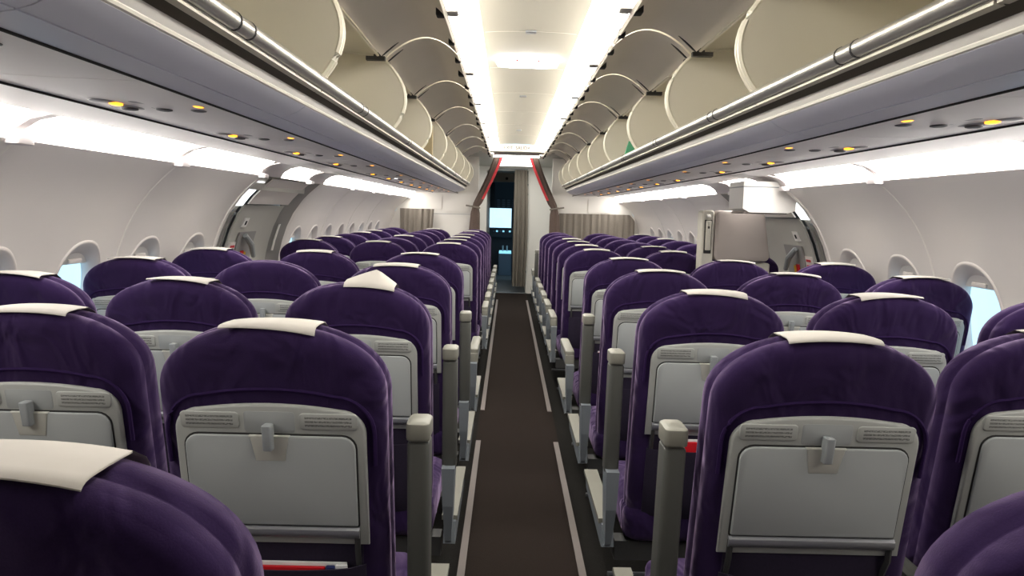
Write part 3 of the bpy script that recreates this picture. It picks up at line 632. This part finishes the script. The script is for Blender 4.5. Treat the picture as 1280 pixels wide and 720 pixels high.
# ------------------------------------------------------------------ passenger seats
T = 1.138; SH = 0.2
HW, RY = 0.207, 0.125
def back_outline(hw=HW, ry=RY, top=T, bot=0.40, n=28):
    e = 2.15; pts = []
    pts.append((hw * 0.93, bot)); pts.append((hw * 0.985, bot + 0.06)); pts += [(hw, lerp(bot + 0.12, top - ry, k / 6)) for k in range(6)]
    for k in range(n + 1):
        t = math.pi * k / n; c, s_ = math.cos(t), math.sin(t)
        pts.append((hw * math.copysign(abs(c) ** (2 / e), c), top - ry + ry * abs(s_) ** (2 / e)))
    pts += [(-hw, lerp(top - ry, bot + 0.12, (k + 1) / 6)) for k in range(6)]; pts.append((-hw * 0.985, bot + 0.06)); pts.append((-hw * 0.93, bot))
    return pts
BO = back_outline()
def cent(o2, k, y):   # scaled towards the middle axis
    return [(x * k, y, lerp(0.75, z, k)) for x, z in o2]
M_ = {}
m = MB()
m.loft([cent(BO, 0.45, -0.004), ring_y(BO, -0.003, 0.045), ring_y(BO, 0.001, 0.022), ring_y(BO, 0.010, 0.007), ring_y(BO, 0.022, 0.001), ring_y(BO, 0.040, 0.0), ring_y(BO, 0.046, 0.004), ring_y(BO, 0.050, 0.004),
        ring_y(BO, 0.056, -0.001), ring_y(BO, 0.072, -0.003), ring_y(BO, 0.092, 0.002), ring_y(BO, 0.108, 0.015), ring_y(BO, 0.115, 0.04), cent(BO, 0.45, 0.112)], True, True, True)
M_['backrest'] = m.shear(T, SH).mesh('backrest', 'purple', angle=75)
# fabric seam arching over the grey panel
PT = T - 0.142
def arch_pts(hw, top, drop, zb, r, n=8):
    """panel outline: gently crowned top with rounded shoulders, straight sides"""
    pts = [(hw, zb)]
    for k in range(n + 1):
        a = math.radians(90 * k / n); pts.append((hw - r + r * math.cos(a), top - drop - r + r * math.sin(a)))
    xs = hw - r
    for k in range(1, 12):
        x = lerp(xs, -xs, k / 12); pts.append((x, top - drop * (x / xs) ** 2))
    for k in range(n + 1):
        a = math.radians(90 + 90 * k / n); pts.append((-hw + r + r * math.cos(a), top - drop - r + r * math.sin(a)))
    pts.append((-hw, zb)); return pts
sm = arch_pts(0.188, PT + 0.026, 0.012, PT - 0.12, 0.07)
m = MB(); m.tube([(x, -0.003, z) for x, z in sm], 0.004, 6); M_['seam'] = m.shear(T, SH).mesh('seam', 'purple_seam')
po = arch_pts(0.173, PT, 0.010, PT - 0.285, 0.045)
m = plate(po, 0.004, -0.012, 0.006); M_['back_panel'] = m.shear(T, SH).mesh('back_panel', 'panel_grey', angle=60)
for s_, nm in ((-1, 'L'), (1, 'R')):
    m = MB(); o2 = rrect(min(s_ * 0.054, s_ * 0.160), max(s_ * 0.054, s_ * 0.160), PT - 0.048, PT - 0.016, 0.008)
    m = plate(o2, -0.010, -0.0150, 0.002); M_['placard' + nm] = m.shear(T, SH).mesh('placard', 'placard', angle=60)
m = plate(rrect(-0.046, 0.046, PT - 0.055, PT - 0.014, 0.006), -0.010, -0.0125, 0.001); M_['latch_recess'] = m.shear(T, SH).mesh('latch_recess', 'tray_grey')
TT = PT - 0.060; TBm = PT - 0.243
m = plate(rrect(-0.1575, 0.1575, TBm - 0.002, TT + 0.0035, 0.027, rb=0.004), -0.008, -0.0135, 0.001); M_['tray_seal'] = m.shear(T, SH).mesh('tray_seal', 'seal')
m = plate(rrect(-0.1545, 0.1545, TBm, TT, 0.025, rb=0.004), -0.010, -0.0185, 0.003); M_['tray'] = m.shear(T, SH).mesh('tray_table', 'tray_grey', angle=60)
m = plate([(0.027, TT - 0.050), (0.036, TT - 0.002), (0.037, TT + 0.001), (-0.037, TT + 0.001), (-0.036, TT - 0.002), (-0.027, TT - 0.050)], -0.012, -0.0200, 0.003); M_['finger_recess'] = m.shear(T, SH).mesh('finger_recess', 'recess_grey')
m = MB(); m.rbox(-0.0085, 0.0085, -0.036, -0.012, TT - 0.026, TT + 0.024, 0.004); M_['latch'] = m.shear(T, SH).mesh('latch', 'latch_grey')
m = MB(); m.tube([(-0.157, -0.012, TBm - 0.014), (0.157, -0.012, TBm - 0.014)], 0.0125, 10); m.box(-0.15, 0.15, -0.010, 0.0, TBm - 0.04, TBm - 0.005); M_['hinge'] = m.shear(T, SH).mesh('tray_hinge', 'hinge_metal')
for s_, nm in ((-1, 'L'), (1, 'R')):
    m = MB(); m.tube([(s_ * 0.152, -0.012, TBm - 0.010), (s_ * 0.152, -0.016, TBm - 0.05), (s_ * 0.145, 0.06, TBm - 0.30)], 0.006, 6); M_['tarm' + nm] = m.shear(T, SH).mesh('tray_arm', 'dark_metal')
m = MB(); o2 = rrect(-0.165, 0.165, 0.42, TBm - 0.055, 0.02)
pk = lambda x, z, d: (x, -0.006 - d - 0.034 * (1 - (x / 0.165) ** 2) ** 0.5 * min(1, (z - 0.42) / 0.06), z)
zk = [lerp(0.42, TBm - 0.085, k / 6) for k in range(7)]; xk = [lerp(-0.165, 0.165, k / 12) for k in range(13)]
m.loft([[pk(x, z, 0) for x in xk] + [pk(x, z, 0.004) for x in reversed(xk)] for z in zk], True, True, True); M_['pocket'] = m.shear(T, SH).mesh('seat_pocket', 'pocket')
m = plate(rrect(-0.16, 0.16, 0.42, TBm - 0.025, 0.01), -0.001, -0.006, 0.001); M_['lining'] = m.shear(T, SH).mesh('pocket_lining', 'pocket')
yb = (T - 0.45) * SH
m = MB(); m.rbox(-0.215, 0.215, yb - 0.02, yb + 0.46, 0.36, 0.47, 0.045, 4); M_['cushion'] = m.mesh('seat_cushion', 'purple', angle=75)
m = MB(); m.box(-0.24, 0.24, yb + 0.0, yb + 0.06, 0.30, 0.36); M_['beamR'] = m.mesh('frame_beam', 'dark_metal', smooth=False)
m = MB(); m.box(-0.24, 0.24, yb + 0.33, yb + 0.39, 0.30, 0.36); M_['beamF'] = m.mesh('frame_beam', 'dark_metal', smooth=False)
for nm, yy, lean in (('legR', yb + 0.03, -0.05), ('legF', yb + 0.36, 0.04)):
    m = MB(); m.tube([(0, yy, 0.32), (0, yy + lean, 0.02)], 0.016, 8); m.rbox(-0.025, 0.025, yy + lean - 0.04, yy + lean + 0.04, 0.0, 0.025, 0.008); M_[nm] = m.mesh('leg', 'dark_metal')
m = MB(); m.tube([(-0.2, yb + 0.40, 0.06), (0.2, yb + 0.40, 0.06)], 0.009, 6); M_['bar'] = m.mesh('baggage_bar', 'hinge_metal')
# middle armrest (lowered) between neighbours
m = MB(); m.rbox(-0.022, 0.022, 0.07, 0.46, 0.60, 0.645, 0.015); M_['mid_arm'] = m.mesh('armrest', 'arm_grey')
# aisle armrest, raised and lowered, and its end bracket (x = 0 at the armrest's middle, mirrored alike)
m = MB(); m.rbox(-0.021, 0.021, 0.035, 0.105, 0.585, 0.918, 0.012); M_['arm_up'] = m.shear(0.95, 0.1).mesh('armrest', 'arm_grey')
m = MB(); m.rbox(-0.0225, 0.0225, 0.033, 0.109, 0.918, 0.957, 0.012); M_['cap_up'] = m.shear(0.95, 0.1).mesh('armrest_cap', 'arm_beige')
m = MB(); m.rbox(-0.020, 0.020, 0.06, 0.44, 0.585, 0.632, 0.012); M_['arm_dn'] = m.mesh('armrest', 'bracket')
m = MB(); m.rbox(-0.0225, 0.0225, 0.05, 0.45, 0.632, 0.665, 0.012); m.rbox(-0.0225, 0.0225, 0.045, 0.09, 0.59, 0.645, 0.01); M_['cap_dn'] = m.mesh('armrest_pad', 'arm_beige')
m = MB(); m.poly([(0.06, 0.60), (0.15, 0.60), (0.155, 0.46), (0.16, 0.37), (0.135, 0.345), (0.11, 0.36), (0.075, 0.48)], 'x', -0.019, 0.019); m.v = [(x * (0.45 + 0.55 * min(1, (z - 0.345) / 0.2)), y, z) for x, y, z in m.v]; M_['bracket'] = m.mesh('armrest_bracket', 'bracket', smooth=False)
m = MB(); m.poly([(0.125, 0.345), (0.15, 0.335), (0.60, 0.355), (0.63, 0.38), (0.63, 0.405), (0.15, 0.405)], 'x', -0.016, 0.020); M_['side_panel'] = m.mesh('side_panel', 'bracket', smooth=False)
m = MB(); m.poly([(0.165, 0.403), (0.165, 0.418), (0.62, 0.418), (0.63, 0.403)], 'x', -0.024, 0.024); M_['side_trim'] = m.mesh('side_trim', 'arm_beige', smooth=False)

# headrest papers
def paper(xa, xb, lift, tilt=0.0, peak=None):
    m = MB(); nx = 10; prof = [(0.006, -0.005, 1), (0.010, -0.001, 0.7), (0.015, 0.002, 0.4), (0.022, 0.004, 0.1), (0.05, 0.0045, 0), (0.09, 0.003, 0), (0.112, -0.006, 0), (0.122, -0.025, 0), (0.128, -0.12, 0)]
    if peak: prof = [(0.004, -0.006, 0), (0.016, 0.0035, 0.12), (0.035, 0.005, 0.5), (0.058, 0.006, 1), (0.062, 0.006, 0.9), (0.085, 0.004, 0.1)] + prof[5:]
    def top(x):
        e = 2.15; c = min(0.999, abs(x) / HW); return T - RY + RY * (1 - c ** e) ** (1 / e)
    rows = []
    for y, dz, h in prof:
        rw = []
        for i in range(nx + 1):
            x = lerp(xa, xb, i / nx); zt = top(x)
            z = lerp(zt, top((xa + xb) / 2), 0.35 if y < 0.1 else 0.0) + dz + lift * h + tilt * (x - (xa + xb) / 2) * h
            if peak: z += peak[1] * h * max(0, 1 - abs(i / nx - peak[0]) / (peak[0] if i / nx < peak[0] else 1 - peak[0]))
            rw.append((x, y, z))
        rows.append(rw)
    th = [[(x, y, z + 0.0015) for x, y, z in r] for r in rows]
    m.loft(rows + th[::-1] + [rows[0]], False)
    return m.shear(T, SH).mesh('headrest_paper', 'paper', angle=60)
PAPERS = [paper(-0.085, 0.085, 0.002), paper(-0.07, 0.10, 0.006, -0.03), paper(-0.085, 0.085, 0.0, -0.06), paper(-0.09, 0.09, 0.006), paper(-0.03, 0.11, 0.004, 0.0, (0.62, 0.032)), paper(-0.095, 0.08, 0.003, 0.05)]

ROWS_A = [0.59, 1.36, 2.14, 2.92, 3.70]
COLS = [('aisle', 0.505), ('middle', 1.011), ('window', 1.513)]
seat_pos = {}
def seat(sx, port, col, cx, row, y, up, paper_i, label, zs=1.0, detail=2):
    root = empty('passenger_seat', (sx * cx, y - 0.13 * SH, 0)); root.scale.z = zs
    tag(root, label, 'seat', 'purple passenger seats')
    def P(nm, key, parent=None, loc=None):
        o = link(nm, M_[key] if isinstance(key, str) else key, parent or root)
        if loc: o.location = loc
        return o
    P('backrest', 'backrest'); P('seat_cushion', 'cushion'); P('frame_beam', 'beamR'); P('frame_beam', 'beamF')
    bp = P('back_panel', 'back_panel')
    if detail > 0:
        P('seam', 'seam')
        P('placard', 'placardL', bp); P('placard', 'placardR', bp); P('latch_recess', 'latch_recess', bp)
        P('tray_arm', 'tarmL'); P('tray_arm', 'tarmR')
    tr = P('tray_table', 'tray'); P('tray_seal', 'tray_seal', bp)
    P('finger_recess', 'finger_recess', tr); P('latch', 'latch', bp)
    P('tray_hinge', 'hinge'); P('pocket_lining', 'lining', P('seat_pocket', 'pocket'))
    if paper_i is not None: P('headrest_paper', PAPERS[paper_i])
    P('leg', 'legR'); P('leg', 'legF'); P('baggage_bar', 'bar')
    P('armrest', 'mid_arm', None, (sx * 0.254, 0.06, 0)) if col != 'window' else None
    if col == 'aisle':
        lx = -sx * 0.264
        if up: a = P('armrest', 'arm_up', None, (lx, 0.02, 0)); P('armrest_cap', 'cap_up', a)
        else: a = P('armrest', 'arm_dn', None, (lx, 0.06, 0)); P('armrest_pad', 'cap_dn', a)
        P('armrest_bracket', 'bracket', None, (lx, 0.0, 0)); sp_ = P('side_panel', 'side_panel', None, (lx, 0.0, 0)); P('side_trim', 'side_trim', sp_)
    seat_pos[(sx, col, row)] = root
    return root
rng = random.Random(3)
DY = {(-1, 'middle', 1): 0.12, (1, 'middle', 1): 0.10, (-1, 'window', 2): 0.06, (-1, 'window', 3): 0.02, (1, 'middle', 2): 0.02}
PAP = {(-1, 'aisle', 0): 1, (-1, 'aisle', 1): 2, (-1, 'middle', 1): 0, (-1, 'aisle', 2): 4, (-1, 'middle', 2): 1, (-1, 'window', 2): 1, (-1, 'aisle', 3): 0, (-1, 'middle', 3): None, (-1, 'window', 3): 3, (-1, 'aisle', 4): 3, (-1, 'middle', 4): 0, (-1, 'window', 4): 0,
       (1, 'aisle', 0): 3, (1, 'aisle', 1): 0, (1, 'middle', 1): 1, (1, 'aisle', 2): 2, (1, 'middle', 2): 5, (1, 'window', 2): 1, (1, 'aisle', 3): 3, (1, 'middle', 3): 1, (1, 'window', 3): 3, (1, 'aisle', 4): 3, (1, 'middle', 4): 1, (1, 'window', 4): 0,
       (-1, 'aisle', 5): 0, (-1, 'aisle', 6): 3, (-1, 'middle', 5): 0, (1, 'aisle', 5): 0, (1, 'aisle', 6): 0, (1, 'middle', 5): 0, (1, 'middle', 6): 3}
for sx, side, port in SIDES:
    for col, cx in COLS:
        for r in range(5):
            if r == 0 and col != 'aisle': continue
            nth = ORD[4 - r]; extra = ''
            if r == 2 and sx < 0 and col == 'aisle': extra = ', headrest paper sticking up'
            up = col == 'aisle' and r in (1, 2, 3)
            if up and not extra: extra = ', armrest raised'
            seat(sx, port, col, cx, r, ROWS_A[r] + DY.get((sx, col, r), 0), up, PAP.get((sx, col, r), 0), 'purple %s seat, %s side, %s row aft of exit doors%s' % (col, port, nth, extra))
        y0 = 5.50 if sx < 0 else 5.06
        for k in range(7):
            r = 5 + k; p = PAP.get((sx, col, r), rng.choice([None, 3, None, None, 0]))
            up = (sx > 0 and k == 5)
            seat(sx, port, col, cx, r, y0 + 0.68 * k, up, p, 'purple %s seat, %s side, %s row forward of exit doors' % (col, port, ORD[k]), 0.98, 1 if k < 3 else 0)

# magazines and cards in the seat pockets ------------------------------------
def magazine(sx, cx, row_y, dx, w, top, label, cols=('red', 'navy', 'white')):
    root = empty('magazine', (sx * cx + dx, row_y - 0.13 * SH, 0)); tag(root, label, 'magazine', 'pocket magazines')
    m = MB(); m.rbox(-w / 2, w / 2, -0.026, -0.018, 0.50, top, 0.003); m.shear(T, SH).obj('cover', cols[0], root)
    m = MB(); m.rbox(w / 2 + 0.001, w / 2 + 0.018, -0.027, -0.018, 0.50, top + 0.002, 0.003); m.shear(T, SH).obj('spine_band', cols[1], root)
    m = MB(); m.rbox(w / 2 + 0.019, w / 2 + 0.042, -0.025, -0.018, 0.50, top + 0.005, 0.003); m.shear(T, SH).obj('card', cols[2], root)
    m = MB(); m.rbox(-w / 2, w / 2 + 0.04, -0.017, -0.010, 0.50, top + 0.006, 0.003); m.shear(T, SH).obj('pages', 'white', root)
magazine(-1, 0.505, 1.36, 0.025, 0.13, 0.668, 'red magazine in the pocket of the port aisle seat, fourth row aft')
magazine(1, 0.505, 2.14, -0.072, 0.10, 0.695, 'red magazine in the pocket of the starboard aisle seat, third row aft')
magazine(1, 0.505, 3.70, -0.07, 0.12, 0.668, 'red magazine in the pocket of the starboard aisle seat, first row aft')
